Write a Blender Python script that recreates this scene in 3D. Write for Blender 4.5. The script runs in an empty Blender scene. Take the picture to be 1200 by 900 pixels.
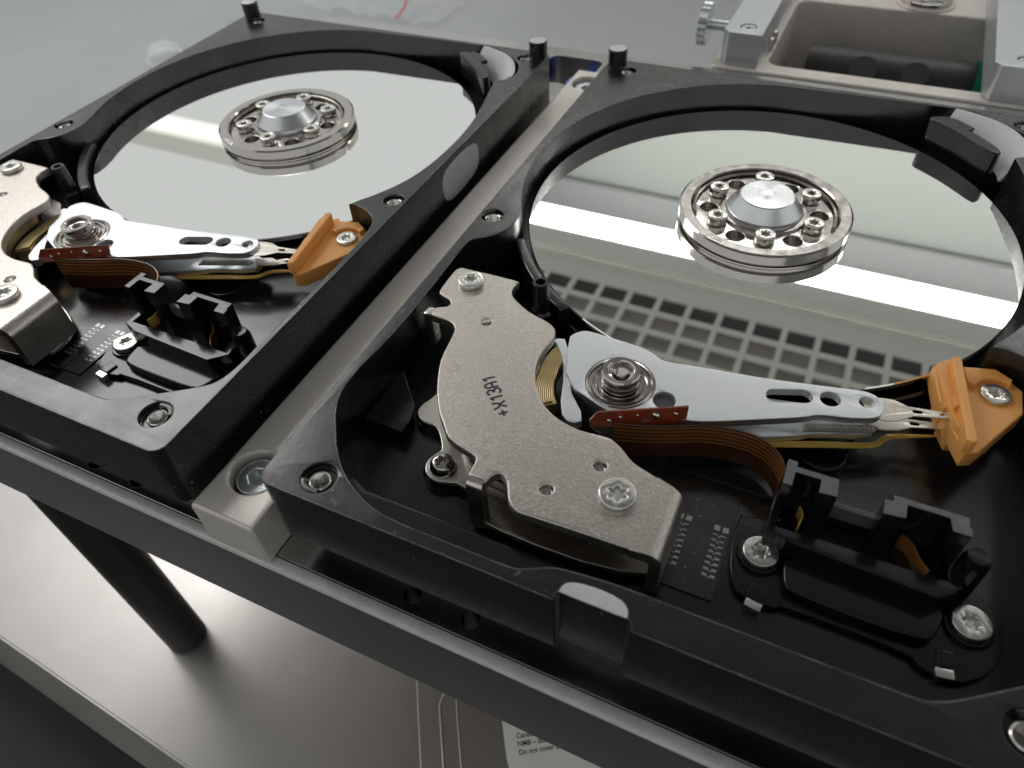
import bpy, bmesh, math, random
from mathutils import Vector, Matrix
from mathutils.noise import noise as mnoise
random.seed(4)
R = math.radians
scene = bpy.context.scene
col = scene.collection
MM = 0.001
BENCH = -165.0                      # bench top in millimetres below the rim of the drives
def W(x, y, z): return Vector((x * MM, y * MM, (z - BENCH) * MM))

# ------------------------------------------------------------------ camera
cam_d = bpy.data.cameras.new('camera'); cam = bpy.data.objects.new('camera', cam_d); col.objects.link(cam)
scene.camera = cam
cam_d.sensor_width = 36.0; cam_d.lens = 848.31 / 1200 * 36.0
cam_d.clip_start = 0.005; cam_d.clip_end = 20
cr = Vector((0.90506112, 0.4224695, -0.04882519)); cu = -Vector((0.27732356, -0.67332197, -0.6853679)); cf = Vector((-0.32242211, 0.60675946, -0.72655828))
cam.matrix_world = Matrix(((cr.x, cu.x, -cf.x, 0), (cr.y, cu.y, -cf.y, 0), (cr.z, cu.z, -cf.z, 0), (0, 0, 0, 1)))
cam.matrix_world.translation = W(61.509, -37.104, 80.819)
cam_d.dof.use_dof = True; cam_d.dof.focus_distance = 0.125; cam_d.dof.aperture_fstop = 30

# ------------------------------------------------------------------ world: an evenly lit room
world = bpy.data.worlds.new('World'); scene.world = world; world.use_nodes = True
wb = world.node_tree.nodes['Background']
wb.inputs['Color'].default_value = (0.97, 1.0, 0.97, 1); wb.inputs['Strength'].default_value = 0.52
scene.render.engine = 'CYCLES'
scene.view_settings.view_transform = 'Standard'; scene.view_settings.look = 'None'
scene.view_settings.exposure = 0.25; scene.view_settings.gamma = 1.0
TUBE_L, PANEL_L = 9.0, 4.2

# ------------------------------------------------------------------ materials
MATS = {}
def mat(name, color, rough=0.5, metal=0.0, spec=0.5, noise=None, bump=None, emit=None, aniso=None, brushed=None, coat=0.0, alpha=None, trans=None, sss=None, roughvar=None, worn=None):
    """noise=(scale, amount) colour variation, bump=(scale, strength), brushed=(axis, scale, strength)"""
    m = bpy.data.materials.new(name); m.use_nodes = True; nt = m.node_tree; N = nt.nodes; L = nt.links
    p = N['Principled BSDF']; MATS[name] = m
    p.inputs['Base Color'].default_value = (*color, 1); p.inputs['Roughness'].default_value = rough
    p.inputs['Metallic'].default_value = metal; p.inputs['Specular IOR Level'].default_value = spec
    if coat: p.inputs['Coat Weight'].default_value = coat; p.inputs['Coat Roughness'].default_value = 0.1
    if emit: p.inputs['Emission Color'].default_value = (*emit[0], 1); p.inputs['Emission Strength'].default_value = emit[1]
    if trans: p.inputs['Transmission Weight'].default_value = trans; p.inputs['IOR'].default_value = 1.45
    if alpha is not None: p.inputs['Alpha'].default_value = alpha
    if sss: p.inputs['Subsurface Weight'].default_value = sss; p.inputs['Subsurface Radius'].default_value = (0.003, 0.0012, 0.0006); p.inputs['Subsurface Scale'].default_value = 0.4
    tc = N.new('ShaderNodeTexCoord')
    def tex(scale, detail=4, vec=None, rgh=0.6):
        t = N.new('ShaderNodeTexNoise'); t.inputs['Scale'].default_value = scale; t.inputs['Detail'].default_value = detail; t.inputs['Roughness'].default_value = rgh
        L.new(vec or tc.outputs['Object'], t.inputs['Vector']); return t
    if noise:
        t = tex(noise[0]); r = N.new('ShaderNodeMapRange'); L.new(t.outputs['Fac'], r.inputs['Value'])
        r.inputs['From Min'].default_value = 0.3; r.inputs['From Max'].default_value = 0.7
        r.inputs['To Min'].default_value = 1 - noise[1]; r.inputs['To Max'].default_value = 1 + noise[1]
        mx = N.new('ShaderNodeVectorMath'); mx.operation = 'SCALE'; mx.inputs[0].default_value = color; L.new(r.outputs['Result'], mx.inputs['Scale'])
        L.new(mx.outputs['Vector'], p.inputs['Base Color'])
    if roughvar:
        t = tex(roughvar[0], 5); r = N.new('ShaderNodeMapRange'); L.new(t.outputs['Fac'], r.inputs['Value'])
        r.inputs['From Min'].default_value = 0.3; r.inputs['From Max'].default_value = 0.7
        r.inputs['To Min'].default_value = max(0, rough - roughvar[1]); r.inputs['To Max'].default_value = rough + roughvar[1]
        L.new(r.outputs['Result'], p.inputs['Roughness'])
    if aniso:
        p.inputs['Anisotropic'].default_value = aniso[0]
        tg = N.new('ShaderNodeTangent'); tg.direction_type = 'RADIAL'; tg.axis = 'Z'; L.new(tg.outputs['Tangent'], p.inputs['Tangent'])
    if worn:                              # sparse pale dust specks
        t = tex(worn[0], 2, None, 0.5); r = N.new('ShaderNodeMapRange'); L.new(t.outputs['Fac'], r.inputs['Value'])
        r.inputs['From Min'].default_value = worn[1]; r.inputs['From Max'].default_value = worn[1] + 0.03
        t2 = tex(worn[0] * 0.07, 2); r2 = N.new('ShaderNodeMapRange'); L.new(t2.outputs['Fac'], r2.inputs['Value'])
        r2.inputs['From Min'].default_value = 0.5; r2.inputs['From Max'].default_value = 0.62
        mu = N.new('ShaderNodeMath'); mu.operation = 'MULTIPLY'; L.new(r.outputs['Result'], mu.inputs[0]); L.new(r2.outputs['Result'], mu.inputs[1])
        mx2 = N.new('ShaderNodeMix'); mx2.data_type = 'RGBA'; mx2.inputs['A'].default_value = (*color, 1); mx2.inputs['B'].default_value = (0.3, 0.3, 0.3, 1)
        L.new(mu.outputs['Value'], mx2.inputs['Factor']); L.new(mx2.outputs['Result'], p.inputs['Base Color'])
    last = None
    if brushed:
        mp = N.new('ShaderNodeMapping'); L.new(tc.outputs['Object'], mp.inputs['Vector'])
        s = [brushed[1]] * 3; s['XYZ'.index(brushed[0])] = brushed[1] * 0.03; mp.inputs['Scale'].default_value = s
        t = tex(1.0, 3, mp.outputs['Vector']); b = N.new('ShaderNodeBump'); b.inputs['Strength'].default_value = brushed[2]; b.inputs['Distance'].default_value = 0.12 / brushed[1]
        L.new(t.outputs['Fac'], b.inputs['Height']); last = b
    if bump:
        t = tex(bump[0], 3); b = N.new('ShaderNodeBump'); b.inputs['Strength'].default_value = min(1, bump[1] * 2); b.inputs['Distance'].default_value = 0.09 / bump[0]
        L.new(t.outputs['Fac'], b.inputs['Height'])
        if last: L.new(last.outputs['Normal'], b.inputs['Normal'])
        last = b
    if last: L.new(last.outputs['Normal'], p.inputs['Normal'])
    return m
mat('black_coat', (0.005, 0.0055, 0.0065), 0.26, bump=(1000, 0.08), roughvar=(120, 0.06), spec=0.85, worn=(1600, 0.70))
mat('black_satin', (0.007, 0.008, 0.009), 0.2, bump=(500, 0.04), roughvar=(90, 0.05), spec=0.7)
mat('black_plastic', (0.006, 0.006, 0.007), 0.16, spec=0.5, bump=(300, 0.05))
mat('grey_plastic', (0.075, 0.078, 0.084), 0.28, bump=(600, 0.1), noise=(500, 0.2))
mat('mirror', (0.93, 0.935, 0.92), 0.012, 1.0)
mat('nickel', (0.58, 0.535, 0.49), 0.36, 1.0, noise=(2600, 0.16), bump=(2400, 0.5), roughvar=(1500, 0.07))
mat('nickel_edge', (0.62, 0.58, 0.54), 0.24, 1.0, roughvar=(300, 0.06))
mat('dark_steel', (0.30, 0.27, 0.25), 0.25, 1.0, roughvar=(300, 0.06))
mat('steel', (0.53, 0.495, 0.47), 0.13, 1.0, roughvar=(400, 0.05))
mat('screw_steel', (0.72, 0.70, 0.66), 0.22, 1.0, roughvar=(900, 0.08), noise=(900, 0.08))
mat('turned_aluminium', (0.72, 0.73, 0.76), 0.26, 1.0, aniso=(0.75,))
mat('aluminium', (0.68, 0.70, 0.725), 0.42, 1.0, brushed=('X', 5000, 0.25), bump=(3000, 0.12))
mat('rail_metal', (0.68, 0.63, 0.59), 0.42, 0.5, noise=(1800, 0.07), bump=(1600, 0.25))
mat('dark_edge_metal', (0.36, 0.36, 0.39), 0.36, 1.0, bump=(900, 0.1), noise=(40, 0.1))
mat('nose_metal', (0.72, 0.70, 0.70), 0.4, 0.35, brushed=('X', 3000, 0.5), noise=(300, 0.1))
mat('plate_metal', (0.50, 0.49, 0.48), 0.20, 1.0, brushed=('X', 2500, 0.35), roughvar=(60, 0.05))
mat('shelf_metal', (0.52, 0.495, 0.475), 0.40, 0.95, roughvar=(25, 0.05), noise=(30, 0.05), bump=(900, 0.05))
mat('dark_post', (0.035, 0.033, 0.03), 0.45, 0.6)
mat('latch_top', (0.13, 0.135, 0.145), 0.25, noise=(900, 0.2))
mat('orange_plastic', (0.90, 0.41, 0.11), 0.42, sss=0.25, bump=(500, 0.06), noise=(150, 0.06))
mat('flex_board', (0.17, 0.032, 0.010), 0.25, coat=0.4, noise=(300, 0.25))
mat('flex_dark', (0.06, 0.017, 0.006), 0.22, coat=0.3)
mat('flex_copper', (0.42, 0.17, 0.05), 0.28, 0.6)
mat('gold_flex', (0.65, 0.42, 0.10), 0.35, 0.35)
mat('coil_wire', (0.62, 0.47, 0.24), 0.3, 0.9)
mat('pale_flex', (0.62, 0.58, 0.52), 0.3, 0.8)
mat('ink', (0.03, 0.02, 0.045), 0.5, noise=(2500, 0.4))
mat('bare_metal', (0.62, 0.62, 0.63), 0.55, 0.5, noise=(700, 0.08), bump=(900, 0.2))
mat('white_felt', (0.75, 0.75, 0.76), 0.9, bump=(2500, 0.5), noise=(1200, 0.05))
mat('chip_grey', (0.33, 0.33, 0.34), 0.45, 0.5)
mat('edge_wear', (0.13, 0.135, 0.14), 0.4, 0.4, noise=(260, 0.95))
mat('tick_metal', (0.42, 0.42, 0.42), 0.3, 0.7)
mat('zinc', (0.70, 0.74, 0.76), 0.3, 1.0, noise=(500, 0.12), roughvar=(400, 0.1))
mat('grey_alu', (0.58, 0.60, 0.62), 0.42, 0.7, brushed=('Y', 1500, 0.2))
mat('beige_metal', (0.70, 0.64, 0.60), 0.45, 0.45, noise=(300, 0.05), bump=(900, 0.15))
mat('black_tube', (0.012, 0.012, 0.013), 0.45)
mat('green_plastic', (0.004, 0.14, 0.075), 0.35)
mat('blue_plastic', (0.02, 0.09, 0.45), 0.35)
mat('clear_plastic', (0.9, 0.92, 0.94), 0.05, trans=1.0)
mat('thin_film', (0.85, 0.87, 0.9), 0.12, alpha=0.16, bump=(60, 0.4))
mat('red_line', (0.6, 0.08, 0.06), 0.4)
mat('bench_paint', (0.36, 0.37, 0.385), 0.5, noise=(7, 0.04), roughvar=(12, 0.08))
mat('shade_band_grey', (0.30, 0.31, 0.31), 0.6)  # grey of the shaded band on the back wall
mat('wall_paint', (0.37, 0.395, 0.37), 0.6, noise=(3, 0.03))
mat('ceiling_grey', (0.5, 0.5, 0.5), 0.7, noise=(4, 0.1))
mat('room_dark', (0.24, 0.24, 0.25), 0.8, noise=(3, 0.2))
mat('mat_rubber', (0.022, 0.025, 0.023), 0.7, bump=(800, 0.3), noise=(60, 0.15))
mat('white_enamel', (0.82, 0.80, 0.74), 0.5)
mat('filter_media', (0.36, 0.33, 0.295), 0.9, noise=(120, 0.06))
mat('dark_void', (0.03, 0.03, 0.03), 0.8)
mat('tube_glow', (1, 1, 1), 0.5, emit=((1.0, 0.985, 0.96), TUBE_L))
mat('band_glow', (1, 1, 1), 0.5, emit=((1.0, 0.99, 0.96), 0.62))  # faint glow given to the added left tube
mat('panel_glow', (1, 1, 1), 0.5, emit=((1.0, 0.98, 0.97), PANEL_L))
mat('lid_metal', (0.55, 0.51, 0.47), 0.42, 1.0, bump=(900, 0.12), noise=(60, 0.05))
mat('paper', (0.85, 0.84, 0.79), 0.6, noise=(60, 0.03))
mat('print_black', (0.03, 0.03, 0.03), 0.6)

# ------------------------------------------------------------------ mesh helpers (millimetres)
class Org:                                # where the current thing's Empty stands, in mm
    o = Vector((0, 0, 0))
def link(name, me, material, parent=None, loc=None):
    if isinstance(material, str): material = MATS[material]
    me.materials.clear(); me.materials.append(material)
    ob = bpy.data.objects.new(name, me); col.objects.link(ob)
    if parent is not None: ob.parent = parent
    return ob
def finish(bm, name, material, parent, angle=38, smooth=True):
    """bm in mm (drive coordinates) -> object relative to Org"""
    me = bpy.data.meshes.new(name)
    bmesh.ops.recalc_face_normals(bm, faces=bm.faces)
    o = Org.o
    for v in bm.verts: v.co = (v.co - o) * MM
    for f in bm.faces: f.smooth = smooth
    bm.to_mesh(me); bm.free()
    if smooth: me.set_sharp_from_angle(angle=R(angle))
    ob = link(name, me, material, parent)
    if smooth:
        wn = ob.modifiers.new('WeightedNormal', 'WEIGHTED_NORMAL'); wn.mode = 'FACE_AREA'; wn.keep_sharp = True; wn.weight = 80
    if parent is None: ob.location = W(*o)
    return ob
def add_mesh(bm, me):
    bm.from_mesh(me)
def prism_bm(bm, outlines, z0, z1, bev=0.2, res=1):
    """flat plate from a closed outline with holes and bevelled edges, added to bm"""
    cu_ = bpy.data.curves.new('outline', 'CURVE'); cu_.dimensions = '2D'; cu_.fill_mode = 'BOTH'
    h = (z1 - z0) / 2; bev = min(bev, h * 0.9)
    cu_.extrude = h - bev; cu_.bevel_depth = bev; cu_.bevel_resolution = res; cu_.offset = -bev
    for k, pts in enumerate(outlines):
        a = sum(pts[i][0] * pts[(i + 1) % len(pts)][1] - pts[(i + 1) % len(pts)][0] * pts[i][1] for i in range(len(pts)))
        pts = list(pts)
        if (a > 0) != (k == 0): pts.reverse()
        sp = cu_.splines.new('POLY'); sp.points.add(len(pts) - 1); sp.use_cyclic_u = True
        for q, (x, y) in zip(sp.points, pts): q.co = (x, y, 0, 1)
    ob = bpy.data.objects.new('outline', cu_)
    col.objects.link(ob)
    dg = bpy.context.evaluated_depsgraph_get()
    me = bpy.data.meshes.new_from_object(ob.evaluated_get(dg))
    bpy.data.objects.remove(ob); bpy.data.curves.remove(cu_)
    n0 = len(bm.verts)
    bm.from_mesh(me); bpy.data.meshes.remove(me)
    bm.verts.ensure_lookup_table()
    new = bm.verts[n0:]
    for v in new: v.co.z += (z0 + z1) / 2
    bmesh.ops.remove_doubles(bm, verts=new, dist=1e-5)
    return bm
def prism(name, outlines, z0, z1, material, parent, bev=0.2, res=1, angle=40):
    return finish(prism_bm(bmesh.new(), outlines, z0, z1, bev, res), name, material, parent, angle)
def box_bm(bm, x0, x1, y0, y1, z0, z1, bev=0.0, rot=0, piv=None):
    r = bmesh.ops.create_cube(bm, size=1.0); vs = r['verts']
    for v in vs: v.co = Vector(((x0 + x1) / 2 + v.co.x * (x1 - x0), (y0 + y1) / 2 + v.co.y * (y1 - y0), (z0 + z1) / 2 + v.co.z * (z1 - z0)))
    if rot:
        c = Vector(piv or ((x0 + x1) / 2, (y0 + y1) / 2, 0)); bmesh.ops.rotate(bm, verts=vs, cent=c, matrix=Matrix.Rotation(R(rot), 3, 'Z'))
    if bev:
        es = list({e for v in vs for e in v.link_edges}); bmesh.ops.bevel(bm, geom=es, offset=bev, segments=2, affect='EDGES', profile=0.6)
    return bm
def box(name, x0, x1, y0, y1, z0, z1, material, parent, bev=0.15, rot=0, piv=None):
    return finish(box_bm(bmesh.new(), x0, x1, y0, y1, z0, z1, bev, rot, piv), name, material, parent, 40)
def lathe_bm(bm, cx, cy, prof, n=48, axis=None, closed=False):
    """revolve (r, z) pairs about the vertical through (cx, cy)"""
    rings = []
    for r, z in prof:
        if r < 1e-6: rings.append([bm.verts.new((cx, cy, z))])
        else: rings.append([bm.verts.new((cx + r * math.cos(2 * math.pi * i / n), cy + r * math.sin(2 * math.pi * i / n), z)) for i in range(n)])
    seq = list(zip(rings, rings[1:]))
    if closed: seq.append((rings[-1], rings[0]))
    for a, b in seq:
        for i in range(n):
            j = (i + 1) % n
            if len(a) == 1 and len(b) == 1: continue
            if len(a) == 1: bm.faces.new((a[0], b[i], b[j]))
            elif len(b) == 1: bm.faces.new((a[i], a[j], b[0]))
            else: bm.faces.new((a[i], a[j], b[j], b[i]))
    return bm
def lathe(name, cx, cy, prof, material, parent, n=48, angle=26, closed=False):
    return finish(lathe_bm(bmesh.new(), cx, cy, prof, n, closed=closed), name, material, parent, angle)
def lathe_local(name, cx, cy, prof, material, parent, n=64, angle=24):
    """a lathe whose own origin is on its axis (so a radial brush follows it)"""
    keep = Org.o.copy(); Org.o = Vector((cx, cy, 0))
    ob = finish(lathe_bm(bmesh.new(), cx, cy, prof, n), name, material, parent, angle)
    Org.o = keep; ob.location = (Vector((cx, cy, 0)) - keep) * MM
    return ob
def tube_bm(bm, pts, r, n=10, cap=True):
    pts = [Vector(p) for p in pts]; prev = None; rings = []
    for i, p in enumerate(pts):
        d = (pts[min(i + 1, len(pts) - 1)] - pts[max(i - 1, 0)]).normalized()
        a = Vector((0, 0, 1)) if abs(d.z) < 0.9 else Vector((1, 0, 0))
        u = d.cross(a).normalized(); v = u.cross(d)
        rings.append([bm.verts.new(p + (u * math.cos(2 * math.pi * k / n) + v * math.sin(2 * math.pi * k / n)) * r) for k in range(n)])
    for a, b in zip(rings, rings[1:]):
        for k in range(n): bm.faces.new((a[k], a[(k + 1) % n], b[(k + 1) % n], b[k]))
    if cap: bm.faces.new(rings[0]); bm.faces.new(rings[-1])
    return bm
def strip_bm(bm, pts, z0, z1, t):
    """an upright band of thickness t along a plan path; z0, z1 numbers or lists"""
    n = len(pts); P = [Vector((p[0], p[1], 0)) for p in pts]; rows = []
    zz0 = z0 if isinstance(z0, (list, tuple)) else [z0] * n; zz1 = z1 if isinstance(z1, (list, tuple)) else [z1] * n
    for i in range(n):
        d = (P[min(i + 1, n - 1)] - P[max(i - 1, 0)]).normalized(); u = Vector((-d.y, d.x, 0)) * t / 2
        rows.append([bm.verts.new(P[i] + u + Vector((0, 0, zz0[i]))), bm.verts.new(P[i] - u + Vector((0, 0, zz0[i]))), bm.verts.new(P[i] - u + Vector((0, 0, zz1[i]))), bm.verts.new(P[i] + u + Vector((0, 0, zz1[i])))])
    for a, b in zip(rows, rows[1:]):
        for k in range(4): bm.faces.new((a[k], a[(k + 1) % 4], b[(k + 1) % 4], b[k]))
    bm.faces.new(rows[0]); bm.faces.new(rows[-1])
    return bm
def circle(cx, cy, r, n=32, a0=0): return [(cx + r * math.cos(2 * math.pi * i / n + a0), cy + r * math.sin(2 * math.pi * i / n + a0)) for i in range(n)]
def lobes(cx, cy, r, n=48, depth=0.2, k=6, ph=0.3): return [(cx + r * (1 - depth + depth * math.cos(k * (t := 2 * math.pi * i / n) + ph)) * math.cos(t), cy + r * (1 - depth + depth * math.cos(k * t + ph)) * math.sin(t)) for i in range(n)]
def slot(x0, y0, x1, y1, r, n=10):
    a = math.atan2(y1 - y0, x1 - x0); p = []
    for k in range(n + 1): t = a - math.pi / 2 + math.pi * k / n; p.append((x1 + r * math.cos(t), y1 + r * math.sin(t)))
    for k in range(n + 1): t = a + math.pi / 2 + math.pi * k / n; p.append((x0 + r * math.cos(t), y0 + r * math.sin(t)))
    return p
def rrect(x0, x1, y0, y1, r, n=5):
    p = []
    for cx, cy, a in ((x1 - r, y0 + r, -90), (x1 - r, y1 - r, 0), (x0 + r, y1 - r, 90), (x0 + r, y0 + r, 180)):
        for k in range(n + 1): t = R(a + 90 * k / n); p.append((cx + r * math.cos(t), cy + r * math.sin(t)))
    return p
def spline(pts, n=4, closed=True):
    out = []; m = len(pts)
    for i in range(m if closed else m - 1):
        g = lambda k: Vector(pts[k % m]) if closed else Vector(pts[max(0, min(m - 1, k))])
        p0, p1, p2, p3 = g(i - 1), g(i), g(i + 1), g(i + 2)
        for k in range(n):
            t = k / n; out.append(tuple(0.5 * ((2 * p1) + (p2 - p0) * t + (2 * p0 - 5 * p1 + 4 * p2 - p3) * t * t + (3 * p1 - p0 - 3 * p2 + p3) * t ** 3)))
    if not closed: out.append(tuple(pts[-1]))
    return out
def chaikin(pts, n=2, q=0.25):
    for _ in range(n):
        o = []
        for i in range(len(pts)):
            a, b = pts[i], pts[(i + 1) % len(pts)]
            o += [(a[0] + (b[0] - a[0]) * q, a[1] + (b[1] - a[1]) * q), (b[0] + (a[0] - b[0]) * q, b[1] + (a[1] - b[1]) * q)]
        pts = o
    return pts
def text_bm(bm, s, size, x, y, z, rot, thick=0.02, spacing=1.0, shear=0.0, bold=0.0, sx=1.0):
    cu_ = bpy.data.curves.new('lettering', 'FONT'); cu_.body = s; cu_.size = size; cu_.extrude = thick; cu_.space_character = spacing; cu_.shear = shear; cu_.resolution_u = 3; cu_.offset = bold
    ob = bpy.data.objects.new('lettering', cu_); col.objects.link(ob)
    me = bpy.data.meshes.new_from_object(ob.evaluated_get(bpy.context.evaluated_depsgraph_get()))
    bpy.data.objects.remove(ob); bpy.data.curves.remove(cu_)
    n0 = len(bm.verts); bm.from_mesh(me); bpy.data.meshes.remove(me); bm.verts.ensure_lookup_table()
    M = Matrix.Translation((x, y, z)) @ Matrix.Rotation(R(rot), 4, 'Z') @ Matrix.Diagonal((sx, 1, 1, 1))
    for v in bm.verts[n0:]: v.co = M @ v.co
    return bm
def tag(o, label, cat, group=None):
    o['label'] = label; o['category'] = cat
    if group: o['group'] = group
    return o
def struct(o): o['kind'] = 'structure'; return o
def thing(name, x, y, z, label, cat, group=None):
    e = bpy.data.objects.new(name, None); col.objects.link(e); e.empty_display_size = 0.01
    Org.o = Vector((x, y, z)); e.location = W(x, y, z); tag(e, label, cat, group); return e
def top_level(): Org.o = Vector((0, 0, 0))

_screws = {}
def screw(parent, x, y, ztop, r=2.3, h=1.3, rec=1.1, material='screw_steel', dome=False, flange=None, ph=0.3, name='screw'):
    """screw head with a six-lobed recess; its mesh is shared between alike screws"""
    key = (r, h, rec, dome, material, flange)
    if key not in _screws:
        bm = bmesh.new(); keep = Org.o; Org.o = Vector((0, 0, 0))
        if dome:
            prof = [(rec, -0.05)] + [(rec + (r - rec) * k / 6, -h * 0.75 * (k / 6) ** 2.2) for k in range(1, 7)] + [(r, -h), (0, -h)]
            n = 48; rings = []
            lob = lobes(0, 0, rec, n)
            rings.append([bm.verts.new((px, py, -0.9)) for px, py in lob]); rings.append([bm.verts.new((px, py, -0.02)) for px, py in lob])
            for rr, z in prof[1:-1]: rings.append([bm.verts.new((rr * math.cos(2 * math.pi * i / n), rr * math.sin(2 * math.pi * i / n), z)) for i in range(n)])
            for a, b in zip(rings, rings[1:]):
                for i in range(n): bm.faces.new((a[i], a[(i + 1) % n], b[(i + 1) % n], b[i]))
            bm.faces.new(rings[0])
        else:
            prism_bm(bm, [circle(0, 0, r, 40), lobes(0, 0, rec)], -h, 0, min(0.22, h * 0.3), 2)
            lathe_bm(bm, 0, 0, [(0, -h * 0.62), (rec * 1.15, -h * 0.62)], 24)
            if flange: lathe_bm(bm, 0, 0, [(flange, -h), (flange, -h + 0.3), (r * 0.95, -h + 0.32)], 40)
        me = bpy.data.meshes.new('screw')
        bmesh.ops.recalc_face_normals(bm, faces=bm.faces)
        for v in bm.verts: v.co *= MM
        for f in bm.faces: f.smooth = True
        bm.to_mesh(me); bm.free(); me.set_sharp_from_angle(angle=R(38)); me.materials.append(MATS[material]); _screws[key] = me; Org.o = keep
    ob = bpy.data.objects.new(name, _screws[key]); col.objects.link(ob); ob.parent = parent
    wn = ob.modifiers.new('WeightedNormal', 'WEIGHTED_NORMAL'); wn.mode = 'FACE_AREA'; wn.keep_sharp = True; wn.weight = 80
    ob.location = (Vector((x, y, ztop)) - Org.o) * MM; ob.rotation_euler = (0, 0, ph)
    return ob

# ================================================================== THE PLACE
top_level()
# bench, wall behind, dark mat under the stand
struct(prism('bench_top', [[(-2200, -700), (1800, -700), (1800, 1250), (-2200, 1250)]], BENCH - 30, BENCH, 'bench_paint', None, 0.5))
struct(prism('back_wall', [[(-338, 812), (700, 812), (700, 830), (-338, 830)]], BENCH, 640, 'wall_paint', None, 0.5))
struct(prism('shade_band', [[(-338, 799), (700, 799), (700, 811.9), (-338, 811.9)]], 449, 494, 'shade_band_grey', None, 5.5, 4))  # grey strip added for the shaded band seen above the mirrored tube
struct(prism('station_ceiling', [[(-315, -330), (700, -330), (700, 330), (-315, 330)]], 425, 440, 'ceiling_grey', None, 0.5))
tag(prism('rubber_mat', [rrect(-420, 260, -420, 110, 8)], BENCH, BENCH + 2.5, 'mat_rubber', None, 0.6), 'dark rubber mat on the bench beneath the metal stand', 'mat')

# ceiling grille of the work station: a white sheet with square openings and filter cloth behind it
grille = thing('ceiling_grille', 0, 500, 400, 'white ceiling grille with square openings, mirrored in the right platter', 'grille')
holes = []
for i in range(-6, 12):
    for j in range(5):
        x0 = -31.5 + 31.7 * i; y1 = 545.5 - 28.3 * j
        holes.append([(x0, y1 - 21.5), (x0 + 26, y1 - 21.5), (x0 + 26, y1), (x0, y1)])
prism('grille_sheet', [[(-245, 405), (325, 405), (325, 580), (-245, 580)]] + holes, 400, 403, 'white_enamel', grille, 0.4)
box('filter_cloth', -240, 320, 407, 523, 409, 416, 'filter_media', grille, 0)
box('dark_backing', -245, 325, 523.5, 604, 412, 430, 'dark_void', grille, 0)  # dark block added so the first row of openings reads dark
box('frame_lip', -245, 325, 580.5, 612, 392, 400, 'white_enamel', grille, 0.8)
# fluorescent lamp
lamp = thing('tube_lamp', 0, 640, 410, 'lit fluorescent tube lamp above, mirrored as a bright bar in the right platter', 'lamp')
def xcyl(bm, x0, x1, y, z, r, n=28): return tube_bm(bm, [(x0, y, z), (x1, y, z)], r, n)
finish(xcyl(bmesh.new(), -288, 430, 644, 402, 13), 'tube', 'tube_glow', lamp)
for a, b in ((-300, -288.5), (430.5, 442)): finish(xcyl(bmesh.new(), a, b, 644, 402, 14), 'end_cap', 'white_enamel', lamp)
box('housing', -305, 447, 625, 672, 425, 455, 'white_enamel', lamp, 2)
for a in (-305, 442.5): box('bracket', a, a + 4.5, 636, 652, 402, 424.8, 'white_enamel', lamp, 0.5)
# white tube added further left, its faint glow makes a pale reflected band
glow_tube = thing('tube_lamp', -890, 668, 400, 'added white tube above, faintly glowing to mirror as a pale band left of the left spindle', 'lamp')
finish(xcyl(bmesh.new(), -1080, -735, 668, 402, 11), 'tube', 'band_glow', glow_tube)
box('housing', -1090, -728, 655, 681, 416, 446, 'white_enamel', glow_tube, 2)
for a in (-1090, -732.5): box('bracket', a, a + 4.5, 660, 676, 402, 415.8, 'white_enamel', glow_tube, 0.5)
# ceiling panel lamp to the left
panel = thing('panel_lamp', -520, 260, 410, 'square ceiling panel lamp lighting the left drive from above', 'lamp')
box('frame', -668, -327, 112, 392, 412, 424, 'white_enamel', panel, 1)
box('diffuser', -660, -335, 120, 384, 409, 411.9, 'panel_glow', panel, 0)

# ------------------------------------------------------------------ the two-storey metal stand
stand = thing('metal_stand', 20, 90, BENCH, 'two-storey metal stand of thick plates that carries the two opened drives', 'stand')
PZ = -20.0
prism('top_plate', [rrect(-129, 210, -1.3, 195, 0.5), rrect(-34.5, -16.4, 169, 189.5, 3)] + [circle(x, y, 1.5, 20) for x, y in ((21.3, 1.6), (31.2, 1.6), (-44.4, 1.0), (-34.2, 1.0))], PZ - 21.5, PZ, 'plate_metal', stand, 0.12, 1)
box('nose_bar', -129, 210, -3.4, -1.32, PZ - 21.4, PZ - 0.03, 'nose_metal', stand, 0.6)
box('edge_strip', -128.5, 209.5, -3.5, -3.2, PZ - 21.3, PZ - 0.95, 'dark_edge_metal', stand, 0.1)  # darker metal strip over the front face of the plate
# lower shelf with a sloping front face
bm = bmesh.new()
top = [(-260, -13.9), (180, -37.8), (180, 200), (-260, 200)]; bot = [(-260, -19.3), (180, -43.5), (180, 200), (-260, 200)]
vt = [bm.verts.new((x, y, -130)) for x, y in top]; vb = [bm.verts.new((x, y, -140)) for x, y in bot]
bm.faces.new(vt); bm.faces.new(vb[::-1])
for i in range(4): bm.faces.new((vt[i], vb[i], vb[(i + 1) % 4], vt[(i + 1) % 4]))
bmesh.ops.bevel(bm, geom=list(bm.edges), offset=0.5, segments=2, affect='EDGES')
finish(bm, 'shelf', 'shelf_metal', stand)
for x, y in ((-79.6, 3.8), (185, 6), (-110, 185), (185, 185)):
    lathe('leg', x, y, [(0, -129.9), (5.6, -129.9), (5.75, -129.6), (5.75, PZ - 21.6), (0, PZ - 21.6)], 'dark_post', stand, 32)
for x, y in ((-240, 10), (165, -10), (-240, 180), (165, 180)):
    lathe('foot', x, y, [(0, BENCH), (7, BENCH), (8, -140.1), (0, -140.1)], 'black_tube', stand, 24)
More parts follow.
